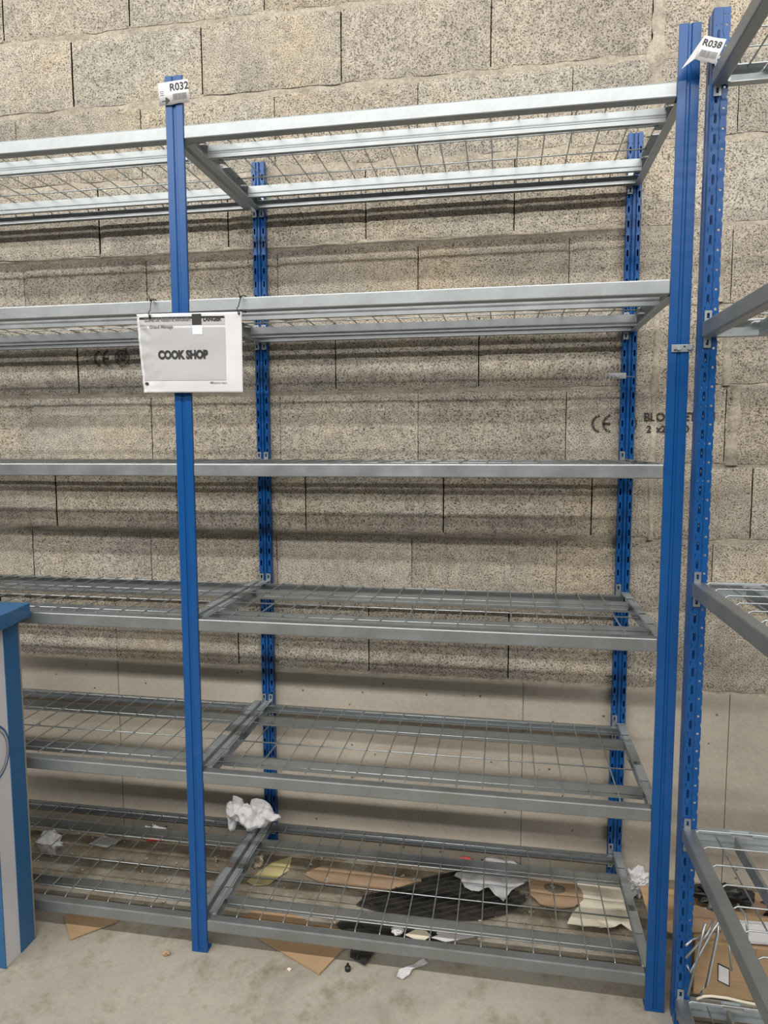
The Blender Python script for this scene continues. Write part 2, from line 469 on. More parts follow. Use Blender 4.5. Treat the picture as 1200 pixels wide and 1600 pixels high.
def build_shelf(parent, L, D, x, z, hooks):
    key = (L, D)
    if key not in cache:
        ms = {}
        for k, (bm, mt) in shelf_meshes(L, D).items():
            me = bpy.data.meshes.new(k); bm.normal_update(); bm.to_mesh(me); bm.free(); me.materials.append(M[mt]); ms[k] = me
        me = bpy.data.meshes.new('hook'); bm = hook_mesh(); bm.to_mesh(me); bm.free(); me.materials.append(M['galv']); ms['hook'] = me
        cache[key] = ms
    ms = cache[key]
    main = bpy.data.objects.new('wire_shelf', ms['wire_mesh']); COL.objects.link(main); main.parent = parent; main.location = (x, 0, z)
    for k, me in ms.items():
        if k in ('wire_mesh', 'hook'): continue
        o = bpy.data.objects.new(k.rstrip('01'), me); COL.objects.link(o); o.parent = main
    for hx, hy, rz in hooks:
        o = bpy.data.objects.new('hook', ms['hook']); COL.objects.link(o); o.parent = main; o.location = (hx, hy, 0); o.rotation_euler = (0, 0, rz)
    return main

W, D, H = 1.2429, .5643, 2.482
ZS = [.1032, .5634, 1.016, 1.4575, 1.9037, 2.3559]
PW = .047
rack = thing('shelving_rack', 'long blue and galvanised boltless shelving rack of two bays standing against the block wall', 'shelving rack')
for x in (-.048 - W - PW, -.048, W):
    o = finish_sheet(front_post_mesh(PW, H, plain=True), 'post', M['blue'], rack); o.location = (x, 0, 0)
for x in (-.022 - W - PW, -.022, 1.226):
    o = finish_sheet(back_post_mesh(.044, H), 'post', M['blue'], rack); o.location = (x, D + .006, 0)
for z in ZS:
    build_shelf(rack, W, D, 0, z, ((.012, D + .0035, 0), (W - .008, D + .0035, 0)))
    build_shelf(rack, W, D, -.048 - W, z, ((.012, D + .0035, 0), (W + .034, D + .0035, 0)))
def bracket(parent, x0, x1, z, y, bx):
    bm = bmesh.new(); box(bm, x0, x1, y - .003, y, z - .009, z + .009, bev=.0008)
    o = obj('bracket', bm, M['galv'], parent)
    bm = bmesh.new()
    for x in bx:
        bmesh.ops.create_cone(bm, cap_ends=True, segments=6, radius1=.0055, radius2=.0055, depth=.006, matrix=Matrix.Translation((x, y - .005, z)) @ Matrix.Rotation(math.pi / 2, 4, 'X'))
    obj('bolt', bm, M['wire'], o)
    bm = bmesh.new()
    for x in (x0 + .008, (bx[0] + bx[-1]) / 2 + .001):
        bmesh.ops.create_cone(bm, cap_ends=True, segments=10, radius1=.0022, radius2=.0022, depth=.0006, matrix=Matrix.Translation((x, y - .0034, z + (-.004 if x < bx[0] else .004))) @ Matrix.Rotation(math.pi / 2, 4, 'X'))
    obj('bolt_hole', bm, M['tie'], o)
bracket(rack, 1.249, 1.299, 1.738, -.001, (1.265, 1.290))
bracket(rack, 1.176, 1.228, 1.722, .50, (1.20,))
bm = bmesh.new(); tube(bm, [(1.215, .503, 1.722), (1.226, .52, 1.722), (1.262, .545, 1.722)], .0016); obj('bracket_pin', bm, M['wire'], rack)
# foot plates
bm = bmesh.new(); box(bm, -.048 - .001, .0005, -.0015, .032, 0, .006, bev=.001); obj('foot', bm, M['blue'], rack)
bm = bmesh.new(); box(bm, W - .0005, W + PW + .001, -.0015, .032, 0, .006, bev=.001); obj('foot', bm, M['blue'], rack)

X2 = 1.308
rack2 = thing('shelving_rack', 'blue and galvanised wire shelving rack at the right, standing square to the wall', 'shelving rack', (X2, .010, 0), -math.pi / 2)
for x in (0, .045 + W): 
    o = finish_sheet(front_post_mesh(.045, H + .008), 'post', M['blue'], rack2); o.location = (x, 0, 0)
    o = finish_sheet(back_post_mesh(.044, H), 'post', M['blue'], rack2); o.location = (x, D + .006, 0)
for z in (.078, .541, 1.171, 1.793, 2.357):
    build_shelf(rack2, W, D, .0465, z, ((.0015, .012, math.pi / 2), (W - .0015, .012, -math.pi / 2)))

# ---------------------------------------------------------------- the tags and the sign
def location_tag(label, loc, rot, w, h, body, arrow, bend, fs=.0262, ox=.017):
    t = thing('location_tag', label, 'tag', loc); t.rotation_euler = rot
    def sh(x, z):                                  # curl of the card
        return bend * (abs(x) / (w / 2)) ** 2
    bm = bmesh.new(); nx = 12; g = []
    for i in range(nx + 1):
        x = -w / 2 + w * i / nx
        g.append((bm.verts.new((x, sh(x, 0), -h / 2 + .001 * math.sin(i))), bm.verts.new((x, sh(x, 0), h / 2))))
    for a, b in zip(g, g[1:]): bm.faces.new((a[0], b[0], b[1], a[1])).smooth = True
    c = obj('card', bm, M['sheetwhite'], t); s = c.modifiers.new('card', 'SOLIDIFY'); s.thickness = .0005; s.offset = 0
    def drop(me, ox, oz, name, mt):
        for v in me.vertices:
            x = v.co.x + ox; z = v.co.y + oz; v.co = (x, sh(x, z) - .0008 - v.co.z, z)
        return link(name, me, mt, t)
    drop(text_mesh(body, fs, .98, .0006, .0001), ox, h * .22, 'number', M['ink'])
    bm = bmesh.new(); x = -.002 if arrow else -w * .38; rnd = random.Random(5)
    while x < w / 2 - .006:
        ww = rnd.choice((.0006, .001, .0015)); box(bm, x, x + ww, sh(x, 0) - .0009, sh(x, 0) - .0007, -h * .34, -h * .06); x += ww + rnd.choice((.0006, .0009))
    obj('barcode', bm, M['inkgrey'], t)
    if arrow:
        me = text_mesh('\u2192', .03, 1, .001, .0001)
        me = bpy.data.meshes.new('arrow'); bm = bmesh.new()
        q = [(-.034, -.0172), (-.0165, -.0172), (-.0235, -.0110), (-.0215, -.0088), (-.0105, -.0185), (-.0215, -.0282), (-.0235, -.0260), (-.0165, -.0198), (-.034, -.0198)]
        q = [(a, b) for a, b in q]
        vs = [bm.verts.new((a, sh(a, 0) - .0009, b)) for a, b in q]; bm.faces.new(vs); bmesh.ops.triangulate(bm, faces=bm.faces)
        obj('arrow', bm, M['ink'], t)
        bm = bmesh.new()
        for z in (.006, .0015, -.003): box(bm, -.038, -.026, sh(-.03, 0) - .0009, sh(-.03, 0) - .0007, z, z + .0012)
        obj('small_print', bm, M['inkgrey'], t)
    return t
location_tag('white location tag R032 stuck at the top of the left front post', (-.0225, -.0052, 2.437), (0, R(-3), 0), .086, .058, 'R032', True, .0008)
t2 = location_tag('white location tag R038 folded over the top of the right rack post', (1.2985, -.050, 2.393), (R(-8), R(22), R(-12)), .048, .056, 'R038', False, -.002, .0205, -.001)
bm = bmesh.new(); vs = [bm.verts.new(v) for v in ((-.024, -.002, .028), (-.024, -.002, -.028), (-.044, .012, -.046), (-.032, .012, .012))]; bm.faces.new(vs)
o = obj('folded_flap', bm, M['sheetwhite'], t2); o.modifiers.new('card', 'SOLIDIFY').thickness = .0005

sg = thing('shop_sign', 'white paper COOK SHOP sign in a sleeve tied across the left front post', 'sign', (0, -.016, 0))
SC4 = [(-.1455, 1.866), (.158, 1.862), (.157, 1.649), (-.132, 1.653)]   # corners: TL TR BR BL
def sgp(u, v, off=0.0):
    a = Vector(SC4[0]).lerp(Vector(SC4[1]), u); b = Vector(SC4[3]).lerp(Vector(SC4[2]), u); p = a.lerp(b, v)
    y = .004 * noise.noise(Vector((u * 4, v * 3, 1))) + .0045 * noise.noise(Vector((u * 16, v * 11, 3))) * max(0, .30 - u) * 3.0
    return (p.x, y - off, p.y)
def sgrid(name, u0, u1, v0, v1, off, mt, nx=14, ny=10, parent=None):
    bm = bmesh.new(); g = [[bm.verts.new(sgp(u0 + (u1 - u0) * i / nx, v0 + (v1 - v0) * j / ny, off)) for j in range(ny + 1)] for i in range(nx + 1)]
    for i in range(nx):
        for j in range(ny): bm.faces.new((g[i][j], g[i][j + 1], g[i + 1][j + 1], g[i + 1][j])).smooth = True
    o = obj(name, bm, mt, sg); return o
o = sgrid('sheet', 0, 1, 0, 1, 0, M['sheetwhite'], 60, 44); s = o.modifiers.new('t', 'SOLIDIFY'); s.thickness = .0006; s.offset = 0
sgrid('printed_panel', .022, .84, .185, .845, .0012, M['printgrey'], 50, 30)
sgrid('printed_header', .022, .84, .055, .15, .0012, M['printgrey'], 50, 8)
sgrid('black_bar', .025, .84, .045, .072, .0018, M['ink'], 50, 2)
sgrid('black_tape', .535, .625, .015, .155, .0024, M['ink'], 8, 8)
sgrid('clear_tape', .535, .63, .155, .27, .0020, M['tape'], 8, 8)
def sgtext(body, size, u, v, mt, xs=1, off=0, name='lettering', align='CENTER'):
    me = text_mesh(body, size, xs, off, .00012, align)
    W4 = .292; H4 = .2135
    for q in me.vertices:
        uu = u + q.co.x / W4; vv = v - q.co.y / H4; p = sgp(uu, vv, .0022 + q.co.z); q.co = p
    return link(name, me, mt, sg)
sgtext('COOK SHOP', .0305, .425, .525, M['ink'], .80, .0018)
sgtext('ZONE DE RESERVE MAGASIN', .0125, .30, .082, M['inkgrey'], .80, .0003)
sgtext('LANGER', .0150, .725, .085, M['ink'], .86, .0006)
sgtext('Grand M\u00e9nage', .0125, .235, .168, M['inkgrey'], .9, .0002)
sgtext('MF', .006, .70, .875, M['inkgrey'], 1.2, .0002)
sgtext('Pr\u00e9sentation magasin', .0062, .775, .875, M['inkgrey'], .8)
bm = bmesh.new()
for r_, a in ((.0105, 0), (.0045, 1)):
    pv = None
    for i in range(29):
        an = 6.2832 * i / 28
        q = [bm.verts.new(sgp(.062 + (r_ - k) * math.cos(an) / .292, .165 + (r_ - k) * .55 * math.sin(an) / .2135, .0022)) for k in (0, .001)]
        if pv: bm.faces.new((pv[0], pv[1], q[1], q[0]))
        pv = q
obj('eye_emblem', bm, M['inkgrey'], sg)
bm = bmesh.new(); vs = [bm.verts.new(sgp(.044 + .0052 * math.cos(6.2832 * i / 16) / .292, .885 + .0042 * math.sin(6.2832 * i / 16) / .2135, .0022)) for i in range(16)]
bm.faces.new(vs); obj('oval_emblem', bm, M['ink'], sg)
def cable_tie(label, x, z, lean, zb):
    bm = bmesh.new()
    tube(bm, [(x + lean * .3, -.0235, zb), (x - .0015, -.0245, zb + .018), (x, -.018, z - .010), (x + lean * .5, -.012, z + .012), (x + lean * .8, .001, z + .0236), (x + lean * .9, .018, z + .0245), (x + lean * .9, .0335, z + .018), (x + lean, .036, z - .014), (x + lean, .010, z - .020), (x + lean * .7, -.010, z - .018), (x + lean * .4, -.0185, zb + .012), (x + lean * .3, -.0175, zb + .001)], .0014, 6)
    o = obj('cable_tie', bm, M['tie'], None); tag(o, label, 'cable tie')
    b2 = bmesh.new(); box(b2, x + lean * .5 - .003, x + lean * .5 + .003, -.017, -.011, z + .014, z + .020, bev=.001)
    obj('tie_head', b2, M['tie'], o)
    b2 = bmesh.new(); tube(b2, [(x + lean * .5, -.014, z + .018), (x + lean * .6 - .004, -.017, z + .030), (x + lean * .5 - .009, -.020, z + .041)], .0011, 5)
    obj('tie_tail', b2, M['tie'], o)
cable_tie('black cable tie holding the left end of the paper sign to the beam', -.103, 1.885, -.001, 1.850)
cable_tie('black cable tie holding the right end of the paper sign to the beam', .150, 1.885, .008, 1.853)

# ---------------------------------------------------------------- counter at the left edge
cab = thing('display_counter', 'blue and white laminated counter with a blue top at the left edge', 'counter', (-.9, -.4, 0))
cx0, cy0 = .9, .4
bm = bmesh.new(); box(bm, -1.25 + cx0, -.5505 + cx0, -.155 + cy0, -.031 + cy0, .0, 1.0); obj('body', bm, M['cabwhite'], cab)
bm = bmesh.new(); box(bm, -.5505 + cx0, -.548 + cx0, -.094 + cy0, -.034 + cy0, .0, 1.0); obj('stripe', bm, M['cabblue'], cab)
bm = bmesh.new(); box(bm, -.552 + cx0, -.5475 + cx0, -.034 + cy0, -.029 + cy0, .0, 1.0); obj('edge_strip', bm, M['cabedge'], cab)
bm = bmesh.new(); box(bm, -1.25 + cx0, -.549 + cx0, -.158 + cy0, -.155 + cy0, .0, .62); obj('front_panel', bm, M['cabblue'], cab)
bm = bmesh.new()
vs = [(-.525, -.006), (-.523, -.03), (-.505, -.12), (-.50, -.19), (-1.27, -.19), (-1.27, -.006)]
A = [bm.verts.new((x + cx0, y + cy0, 1.003)) for x, y in vs]; B = [bm.verts.new((x + cx0, y + cy0, 1.045)) for x, y in vs]
for k in range(6): bm.faces.new((A[k], A[(k + 1) % 6], B[(k + 1) % 6], B[k]))
bm.faces.new(A); bm.faces.new(B); bmesh.ops.recalc_face_normals(bm, faces=bm.faces)
o = obj('counter_top', bm, M['cabblue'], cab); s = o.modifiers.new('b', 'BEVEL'); s.width = .003; s.segments = 2
def ring_yz(cy, cz, r, w, n=48):
    bm = bmesh.new(); pv = None
    for i in range(n + 1):
        a = -1.45 + 2.9 * i / n
        q = [bm.verts.new((-.5476 + cx0, cy + cy0 + k * math.cos(a), cz + k * math.sin(a) * 1.25)) for k in (r - w, r)]
        if pv: bm.faces.new((pv[0], q[0], q[1], pv[1]))
        pv = q
    return bm
obj('emblem_ring', ring_yz(-.160, .645, .066, .0045), M['cabblue'], cab)
obj('emblem_ring', ring_yz(-.160, .645, .056, .0025), M['inkgrey'], cab)

# ---------------------------------------------------------------- litter
def sheet(name, label, cat, pts, z, mt, amp=.004, sc=9, th=.0008, cuts=3, fold=0, tilt=None, parent=None, holes=None):
    bm = bmesh.new(); cx = sum(p[0] for p in pts) / len(pts); cy = sum(p[1] for p in pts) / len(pts)
    ring = [bm.verts.new((p[0] - cx, p[1] - cy, 0)) for p in pts]
    if holes:
        n = len(pts); hr = [bm.verts.new((h[0] - cx, h[1] - cy, 0)) for h in holes]
        for k in range(n): bm.faces.new((ring[k], ring[(k + 1) % n], hr[(k + 1) % n], hr[k]))
    else: bm.faces.new(ring)
    bmesh.ops.triangulate(bm, faces=bm.faces)
    for _ in range(cuts): bmesh.ops.subdivide_edges(bm, edges=bm.edges, cuts=1, use_grid_fill=True)
    for v in bm.verts:
        q = Vector((v.co.x + cx, v.co.y + cy, z))
        dz = (abs(noise.noise(q * sc)) * 1.6 + .35 * abs(noise.noise(q * sc * 2.7))) * amp
        v.co.z = dz + (tilt[0] * v.co.x + tilt[1] * v.co.y + tilt[2] if tilt else 0) 
    bmesh.ops.recalc_face_normals(bm, faces=bm.faces)
    o = obj(name, bm, mt, parent); o.location = (cx, cy, z)
    s = o.modifiers.new('t', 'SOLIDIFY'); s.thickness = th; s.offset = 1
    if label: tag(o, label, cat)
    return o
def lump(name, label, cat, loc, rx, ry, rz, mt, seed=0, amp=.45, sub=4, outline=None, flat=True):
    bm = bmesh.new(); bmesh.ops.create_icosphere(bm, subdivisions=sub, radius=1)
    for v in bm.verts:
        d = v.co.normalized(); s = d * 1.6 + Vector((seed, seed * 1.7, 0))
        rdg = abs(noise.noise(s * 1.25)) * 2.6; r2_ = abs(noise.noise(s * 2.4 + Vector((9, 0, 0)))) * 2.4
        k = 1 - amp * .5 + amp * .6 * rdg + amp * .25 * r2_
        if outline:
            a = math.atan2(d.z, d.x) % 6.28318; n = len(outline); t = a / 6.28318 * n; i = int(t) % n; f = t - int(t)
            ro = outline[i] * (1 - f) + outline[(i + 1) % n] * f; k = k * .35 + .65
            q = math.hypot(d.x, d.z); v.co = Vector((d.x * ro * k, d.y * ry / rx * (.5 + .9 * k - .45), d.z * ro * k)) * rx
        else: v.co = Vector((d.x * rx * k, d.y * ry * k, d.z * rz * k))
    if not outline:
        zmin = min(v.co.z for v in bm.verts)
        for v in bm.verts: v.co.z -= zmin
    o = obj(name, bm, mt, None); o.location = loc; return tag(o, label, cat)

# crumpled paper on the bottom shelf (three folds of one sheet, standing on the mesh)
def crumple(loc, outline, depth, seed, label):
    """outline: (x, z) polygon of the silhouette; a folded, creased closed sheet"""
    bm = bmesh.new(); n = 30; grid = {}
    xs = [p[0] for p in outline]; zs_ = [p[1] for p in outline]
    ring = [bm.verts.new((x, 0, z)) for x, z in outline]; f = bm.faces.new(ring)
    bmesh.ops.triangulate(bm, faces=[f])
    for _ in range(4): bmesh.ops.subdivide_edges(bm, edges=bm.edges, cuts=1, use_grid_fill=True)
    back = bmesh.ops.duplicate(bm, geom=bm.verts[:] + bm.edges[:] + bm.faces[:])
    bset = {g for g in back['geom'] if isinstance(g, bmesh.types.BMVert)}
    bnd = {v for v in bm.verts if v.is_boundary}
    for v in bm.verts:
        x, z = v.co.x, v.co.z
        dist = min(((Vector((x, z)) - Vector(a)).length if False else dseg((x, z), a, b)) for a, b in zip(outline, outline[1:] + outline[:1]))
        bul = min(1, dist / .022) ** .5 * depth
        q = Vector((x * 17 + seed, z * 15, 0)); c = (1 - 2.4 * abs(noise.noise(q))) * .6 + (1 - 2 * abs(noise.noise(q * 2.3))) * .3
        y = bul * (.45 + .8 * c) * (-1 if v not in bset else .8)
        mid = noise.noise(Vector((x * 12, z * 9, seed))) * .028
        v.co.y = mid + y
    bmesh.ops.remove_doubles(bm, verts=bm.verts, dist=1e-4)
    bmesh.ops.recalc_face_normals(bm, faces=bm.faces)
    o = obj('crumpled_paper', bm, M['paper'], None); o.location = loc
    return tag(o, label, 'paper')
def dseg(p, a, b):
    p, a, b = Vector(p), Vector(a), Vector(b); d = b - a; t = max(0, min(1, (p - a).dot(d) / d.length_squared)); return (p - a - d * t).length
# silhouette in metres on the plane y = .47
sil = [(-.133, .178), (-.128, .205), (-.115, .217), (-.106, .215), (-.104, .238), (-.090, .236), (-.070, .226), (-.064, .208), (-.052, .212), (-.042, .204),
       (-.036, .226), (-.018, .232), (.006, .228), (.030, .212), (.043, .190), (.050, .178), (.072, .182), (.078, .172), (.060, .154), (.036, .148), (.018, .126), (-.010, .128),
       (-.026, .120), (-.046, .118), (-.056, .135), (-.075, .148), (-.088, .142), (-.098, .105), (-.112, .086), (-.122, .105), (-.128, .150)]
crumple((0, .47, 0), sil, .030, 3.3, 'crumpled white paper lying on the bottom wire shelf by the back post')

card1 = sheet('cardboard_piece', 'small brown cardboard corner sticking out under the left bay', 'cardboard', [(-.520, .066), (-.436, -.024), (-.335, .074), (-.42, .16), (-.50, .17)], .002, M['card'], .0015, 4, .004, 2)
card2 = sheet('cardboard_piece', 'large torn brown cardboard sheet lying under the front beam of the right bay', 'cardboard',
      [(.352, -.030), (.395, .070), (.430, .112), (.405, .145), (.340, .165), (.27, .168), (.23, .190), (.12, .230), (.078, .226), (.06, .18), (.02, .138), (.075, .105)], .002, M['card'], .002, 3, .004, 3)
sheet('cardboard_piece', 'long flat dull cardboard strip between the black tray and the yellowed paper', 'cardboard', [(.175, .407), (.229, .462), (.40, .452), (.546, .437), (.575, .430), (.46, .350), (.40, .352), (.256, .367)], .003, M['card2'], .001, 4, .003, 2)

def ribbed(name, label, poly, z, ang, pitch, rib_h, cross=.09, t=.004, tilt=(0, 0)):
    cx = sum(p[0] for p in poly) / len(poly); cy = sum(p[1] for p in poly) / len(poly)
    P = [Vector((p[0] - cx, p[1] - cy)) for p in poly]
    bm = bmesh.new()
    A = [bm.verts.new((p.x, p.y, 0)) for p in P]; B = [bm.verts.new((p.x, p.y, t)) for p in P]; n = len(P)
    for k in range(n): bm.faces.new((A[k], A[(k + 1) % n], B[(k + 1) % n], B[k]))
    bm.faces.new(A); bm.faces.new(B)
    def ribs(a, pit, w, z0, z1):
        d = Vector((math.cos(a), math.sin(a))); nn = Vector((-d.y, d.x))
        ts = [p.dot(nn) for p in P]; s = math.floor(min(ts) / pit) * pit + pit * .5
        while s < max(ts):
            xs = []
            for k in range(n):
                p0, p1 = P[k], P[(k + 1) % n]; a0, a1 = p0.dot(nn) - s, p1.dot(nn) - s
                if a0 * a1 < 0: q = p0.lerp(p1, a0 / (a0 - a1)); xs.append(q.dot(d))
            xs.sort()
            for e0, e1 in zip(xs[::2], xs[1::2]):
                if e1 - e0 < .01: continue
                e0 += .003; e1 -= .003
                vs = []
                for zz in (z0, z1):
                    for e, sg_ in ((e0, -1), (e1, -1), (e1, 1), (e0, 1)):
                        q = d * e + nn * (s + sg_ * w / 2); vs.append(bm.verts.new((q.x, q.y, zz)))
                for f in ((0, 1, 2, 3), (4, 5, 6, 7), (0, 1, 5, 4), (1, 2, 6, 5), (2, 3, 7, 6), (3, 0, 4, 7)): bm.faces.new([vs[i] for i in f])
            s += pit
    ribs(ang, pitch, .0035, t, t + rib_h); ribs(ang + math.pi / 2, cross, .003, t, t + rib_h * .6)
    for v in bm.verts: v.co.z += tilt[0] * v.co.x + tilt[1] * v.co.y
    bmesh.ops.recalc_face_normals(bm, faces=bm.faces)
    zm = min(v.co.z for v in bm.verts)
    for v in bm.verts: v.co.z -= zm
    o = obj(name, bm, M['blackp'], None); o.location = (cx, cy, z); return tag(o, label, 'tray')
ribbed('plastic_tray', 'broken black ribbed plastic tray lying flat under the right bay', [(.395, .275), (.42, .330), (.575, .415), (.690, .505), (.86, .470), (.945, .395), (.90, .325), (.80, .270), (.62, .235), (.50, .250)], .004, R(28), .024, .012, .085, .004, (.01, -.02))
ribbed('plastic_tray', 'smaller black plastic tray piece poking out under the front beam', [(.352, .170), (.372, .215), (.48, .205), (.62, .215), (.69, .165), (.58, .130), (.50, .100), (.475, .020), (.425, .045), (.415, .120)], .0075, R(8), .030, .011, .11, .003)

FILM = [(.703, .443), (.725, .433), (.741, .391), (.79, .376), (.821, .395), (.87, .341), (.895, .401), (.937, .426), (.951, .474), (.933, .532), (.907, .565), (.862, .580), (.806, .566), (.785, .517), (.714, .467)]
sheet('plastic_film', 'crumpled grey plastic film draped over the black tray', 'film', FILM, .026, M['grey'], .022, 10, .0008, 4)
dn = 20
cxd, cyd = 1.043, .447
sheet('cardboard_disc', 'round brown cardboard disc with a hole in the middle', 'cardboard',
      [(cxd + .088 * math.cos(6.2832 * k / dn) * (1 + .06 * math.sin(3 * k)), cyd + .085 * math.sin(6.2832 * k / dn)) for k in range(dn)], .006, M['card2'], .006, 5, .003, 2,
      holes=[(cxd + .002 + -.004 + .036 * math.cos(6.2832 * k / dn), cyd + .020 + .028 * math.sin(6.2832 * k / dn)) for k in range(dn)])
sheet('cream_card', 'large cream card sheet beside the cardboard disc', 'card', [(1.125, .560), (1.267, .562), (1.280, .476), (1.266, .330), (1.10, .335), (1.119, .375), (1.111, .43)], .004, M['cream'], .008, 5, .0015, 3)
sheet('cream_card', 'curled cream card lying in front of the larger cream sheet', 'card', [(1.065, .275), (1.085, .330), (1.115, .372), (1.27, .365), (1.268, .261), (1.229, .300), (1.166, .264)], .018, M['cream'], .018, 6, .0015, 3)
lump('crumpled_wrapper', 'crumpled white and red wrapper standing by the right back post', 'wrapper', (1.312, .490, .0), .034, .030, .043, M['paper'], 2.2, .7)
bm = bmesh.new(); tube(bm, [(1.312, .455, .05), (1.335, .43, .035), (1.352, .40, .004)], .003, 6); o = obj('white_string', bm, M['paper']); tag(o, 'short white cord hanging from the crumpled wrapper', 'cord')
sheet('printed_packaging', 'white packaging strip with red print under the front beam', 'packaging', [(.655, .135), (.70, .165), (.80, .215), (.835, .215), (.78, .155), (.70, .125)], .030, M['paper'], .005, 9, .0008, 3)
text('red_print', 'FRAGILE', .026, M['red'], bpy.data.objects['printed_packaging'], (0.012, .004, .0125), 1.1, .0008, (0, 0, R(22)))
sheet('paper_scrap', 'dull paper scrap tucked beside the red printed strip', 'paper', [(.575, .135), (.62, .175), (.655, .145), (.63, .115)], .028, M['cream'], .004, 9, .0008, 2)
lump('paper_scrap', 'small crumpled white scrap with pink print on the black tray piece', 'paper', (.553, .140, .026), .018, .014, .012, M['paper'], 8.1, .5, 3)
sheet('paper_scrap', 'twisted white paper tip sticking out in front of the beam', 'paper', [(.640, .075), (.615, .050), (.597, .036), (.575, .018), (.572, -.006), (.590, -.010), (.606, .010), (.612, .030), (.630, .040), (.655, .062)], .006, M['paper'], .012, 14, .0008, 3)
sheet('yellowed_paper', 'yellowed paper piece on the floor beside the bay joint', 'paper', [(-.005, .335), (.03, .315), (.075, .330), (.12, .420), (.105, .50), (.05, .46), (.02, .405)], .003, M['yellow'], .006, 9, .0008, 3)
lump('debris_lump', 'small grey crumpled scrap beside the yellowed paper', 'debris', (.000, .425, .0), .022, .018, .02, M['stone'], 4.4, .7, 3)
wr = lump('wrapper', 'red and white wrapper on the floor behind the left front post', 'wrapper', (-.445, .530, .0), .052, .022, .022, M['paper'], 5.5, .6, 3)
bm = bmesh.new(); box(bm, -.03, .03, -.022, -.012, .004, .016); 
bmesh.ops.rotate(bm, verts=bm.verts, cent=(0, 0, 0), matrix=Matrix.Rotation(R(12), 3, 'Z')); obj('red_patch', bm, M['red'], wr)
lump('paper_scrap', 'crumpled white scrap by the counter under the left bay', 'paper', (-.790, .375, .0), .045, .030, .038, M['paper'], 6.6, .6, 3)
sheet('paper_scrap', 'flat grey paper scrap behind the counter under the left bay', 'paper', [(-.68, .45), (-.60, .44), (-.57, .49), (-.66, .51)], .003, M['grey'], .004, 9, .0008, 2)
for x, y, lb in ((.48, .565, 'yellow paper triangle near the wall under the right bay'),): sheet('paper_scrap', lb, 'paper', [(.63, .545), (.68, .535), (.66, .575)], .003, M['yellow'], .003, 9, .001, 1)
lump('paper_scrap', 'small pink and white scrap near the wall under the right bay', 'paper', (.735, .560, 0), .022, .014, .014, M['red'], 1.2, .6, 3)
sheet('sticker_sheet', 'white sheet with an orange oval near the wall', 'sticker', [(.80, .545), (.875, .555), (.90, .585), (.84, .588)], .003, M['paper'], .003, 9, .0008, 2)
bm = bmesh.new(); vs = [bm.verts.new((.022 * math.cos(6.2832 * k / 16) + .004, .010 * math.sin(6.2832 * k / 16), .0072)) for k in range(16)]; bm.faces.new(vs)
obj('orange_oval', bm, simple('orange_print', (.62, .14, .07), .7), bpy.data.objects['sticker_sheet'])
# screw cap and chips on the open floor
bm = bmesh.new()
for z0, z1, ra, rb in ((0, .010, .0085, .0085), (.010, .014, .0085, .0050), (.014, .020, .0045, .0040)):
    bmesh.ops.create_cone(bm, cap_ends=True, segments=16, radius1=ra, radius2=rb, depth=z1 - z0, matrix=Matrix.Translation((0, 0, (z0 + z1) / 2)))
o = obj('black_cap', bm, M['tie']); o.location = (.428, .004, 0); tag(o, 'small black plastic cap on the open floor', 'plug')
lump('cardboard_chip', 'tiny torn brown chip on the floor left of the front post', 'debris', (-.118, -.030, 0), .011, .008, .007, M['card'], 3.1, .8, 2)
lump('cardboard_chip', 'tiny pale chip on the floor near the cardboard sheet', 'debris', (.262, -.025, 0), .007, .005, .004, M['cream'], 7.7, .8, 2)
# uncountable grit and dust crumbs under the shelves
bm = bmesh.new(); rnd = random.Random(11)
for i in range(1500):
    if rnd.random() < .55: x, y = rnd.uniform(-1.25, 1.9), WY - abs(rnd.gauss(0, .045)) - .008
    else: x, y = rnd.uniform(-1.2, 1.25), rnd.uniform(.08, .56)
    if y < .0: continue
    s = rnd.uniform(.0012, .0042) if rnd.random() < .88 else rnd.uniform(.004, .009)
    bmesh.ops.create_icosphere(bm, subdivisions=1, radius=s, matrix=Matrix.Translation((x, y, s * .5)) @ Matrix.Rotation(rnd.random() * 3, 4, 'Z') @ Matrix.Diagonal((1, rnd.uniform(.5, 1), .6, 1)))
o = obj('floor_grit', bm, M['stone']); tag(o, 'scattered grit and crumbs on the floor under the shelves', 'grit', kind='stuff')

# ---------------------------------------------------------------- boxes and hooks in the corner at the right
box1 = thing('cardboard_box', 'brown cardboard box on the lowest shelf of the right rack with a small framed label', 'box', (1.60, .03, .0815), R(0))
bm = bmesh.new(); box(bm, -.245, .26, -.052, .075, .0, .148, bev=.003); obj('box_body', bm, M['card'], box1)
bm = bmesh.new(); box(bm, -.245, .26, -.0535, -.0522, .050, .054); box(bm, -.10, -.097, -.0535, -.0522, .002, .146); obj('crease', bm, M['card2'], box1)
q = [(-.189, .096), (-.160, .084), (-.158, .034), (-.187, .046)]
def quad(name, pts, y, mt, parent):
    bm = bmesh.new(); bm.faces.new([bm.verts.new((x, y, z)) for x, z in pts]); o = obj(name, bm, mt, parent)
    s_ = o.modifiers.new('t', 'SOLIDIFY'); s_.thickness = .0006; s_.offset = 0; return o
lab = quad('label', q, -.0532, M['ink'], box1)
cq = Vector((sum(p[0] for p in q) / 4, sum(p[1] for p in q) / 4))
quad('label_paper', [tuple(cq + (Vector(p) - cq) * .86) for p in q], -.0540, M['sheetwhite'], lab)
sheet('cardboard_flap', 'brown cardboard flap leaning behind the blue corner posts', 'cardboard', [(1.30, .40), (1.31, .27), (1.38, .25), (1.42, .28), (1.42, .40)], .03, M['card'], .01, 4, .004, 2, tilt=(.0, .25, .03))
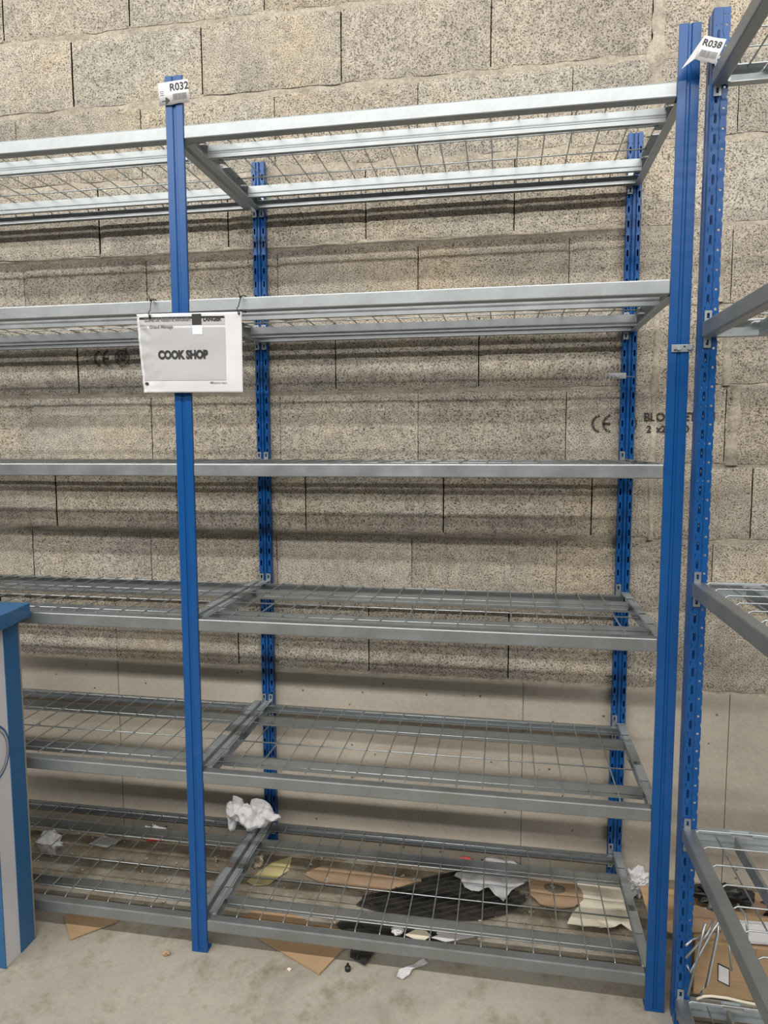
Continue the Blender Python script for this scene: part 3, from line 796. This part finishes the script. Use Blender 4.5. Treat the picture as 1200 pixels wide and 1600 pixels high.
sheet('cardboard_flap', 'dull brown cardboard flap lying on top of the box behind the hooks', 'cardboard', [(1.35, .0), (1.43, .02), (1.46, .07), (1.40, .11), (1.35, .12)], .2325, M['card2'], .006, 5, .003, 2)
sheet('paper_sheet', 'white printed sheet hanging over the top front edge of the cardboard box', 'paper', [(1.462, -.018), (1.70, -.015), (1.70, .075), (1.468, .070)], .2340, M['paper'], .004, 6, .001, 2)
sheet('paper_sheet', 'white sheet with a torn corner behind the cardboard box', 'paper', [(1.38, .13), (1.45, .125), (1.475, .155), (1.46, .22), (1.37, .22)], .16, M['paper'], .006, 6, .001, 2)
carton = thing('cardboard_box', 'low dull cardboard carton behind the labelled box', 'box', (1.68, .24, 0))
bm = bmesh.new(); box(bm, -.25, .26, -.10, .10, 0, .15, bev=.003); obj('box_body', bm, M['card2'], carton)
lump('black_bag', 'crumpled black plastic bag on the carton behind the boxes', 'bag', (1.72, .20, .152), .11, .04, .045, M['tie'], 3.9, .6, 4)
lump('black_bag', 'small black rag on the carton beside the metal brackets', 'bag', (1.50, .255, .152), .08, .035, .028, M['tie'], 9.9, .6, 3)
lump('crumpled_paper', 'small white crumpled scrap on the floor near the wall behind the right rack', 'paper', (1.62, .48, .0), .035, .02, .02, M['paper'], 2.9, .6, 3)
def hook(label, pts, r=.0032):
    bm = bmesh.new(); tube(bm, pts, r, 8)
    o = obj('display_hook', bm, M['wire']); tag(o, label, 'display hook', 'metal display hooks leaning on the cardboard box')
hook('short galvanised hook rod behind the top corner of the labelled box', [(1.385, -.02, .2455), (1.345, -.03, .238), (1.325, -.052, .236)])
hook('galvanised display hook leaning at a low angle in front of the labelled box', [(1.398, -.015, .285), (1.380, -.035, .262), (1.326, -.05, .200)])
hook('galvanised display hook whose bent tip points left beside the blue post', [(1.407, -.030, .295), (1.391, -.035, .268), (1.338, -.05, .160), (1.330, -.052, .182)])
hook('thick galvanised display hook with a bright tip nearest the framed label', [(1.412, -.012, .292), (1.404, -.036, .266), (1.380, -.05, .137), (1.363, -.054, .108)], .0042)
hook('thin galvanised rod running steeply down beside the slotted post', [(1.374, -.035, .29), (1.362, -.045, .245), (1.336, -.05, .100)])
hook('galvanised hook hanging over the box above the framed label', [(1.437, .02, .243), (1.434, -.028, .243), (1.434, -.042, .215), (1.437, -.046, .178)])
hook('galvanised hook hanging over the white printed sheet on the box', [(1.474, .04, .30), (1.471, -.03, .315), (1.470, -.046, .290), (1.469, -.048, .222)])
bm = bmesh.new(); tube(bm, [(1.356, -.052, .093), (1.372, -.053, .104), (1.389, -.054, .108), (1.427, -.054, .108), (1.470, -.053, .102), (1.52, -.052, .097)], .0035, 8)
tag(obj('curved_wire', bm, M['cream']), 'pale curved cable lying along the lowest rail of the right rack', 'cable')
bm = bmesh.new()
for i in range(4): box(bm, -.020 + i * .002, .020 + i * .002, -.016, .016, i * .010, i * .010 + .006, bev=.001)
for x in (-.012, .014): box(bm, x - .002, x + .002, -.010, .010, 0, .034)
o = obj('metal_brackets', bm, M['wire']); o.location = (1.425, .165, .165); o.rotation_euler = (0, 0, R(-12)); o.location = (1.465, .20, .152); tag(o, 'small stack of shiny steel brackets on the carton behind the box', 'bracket')
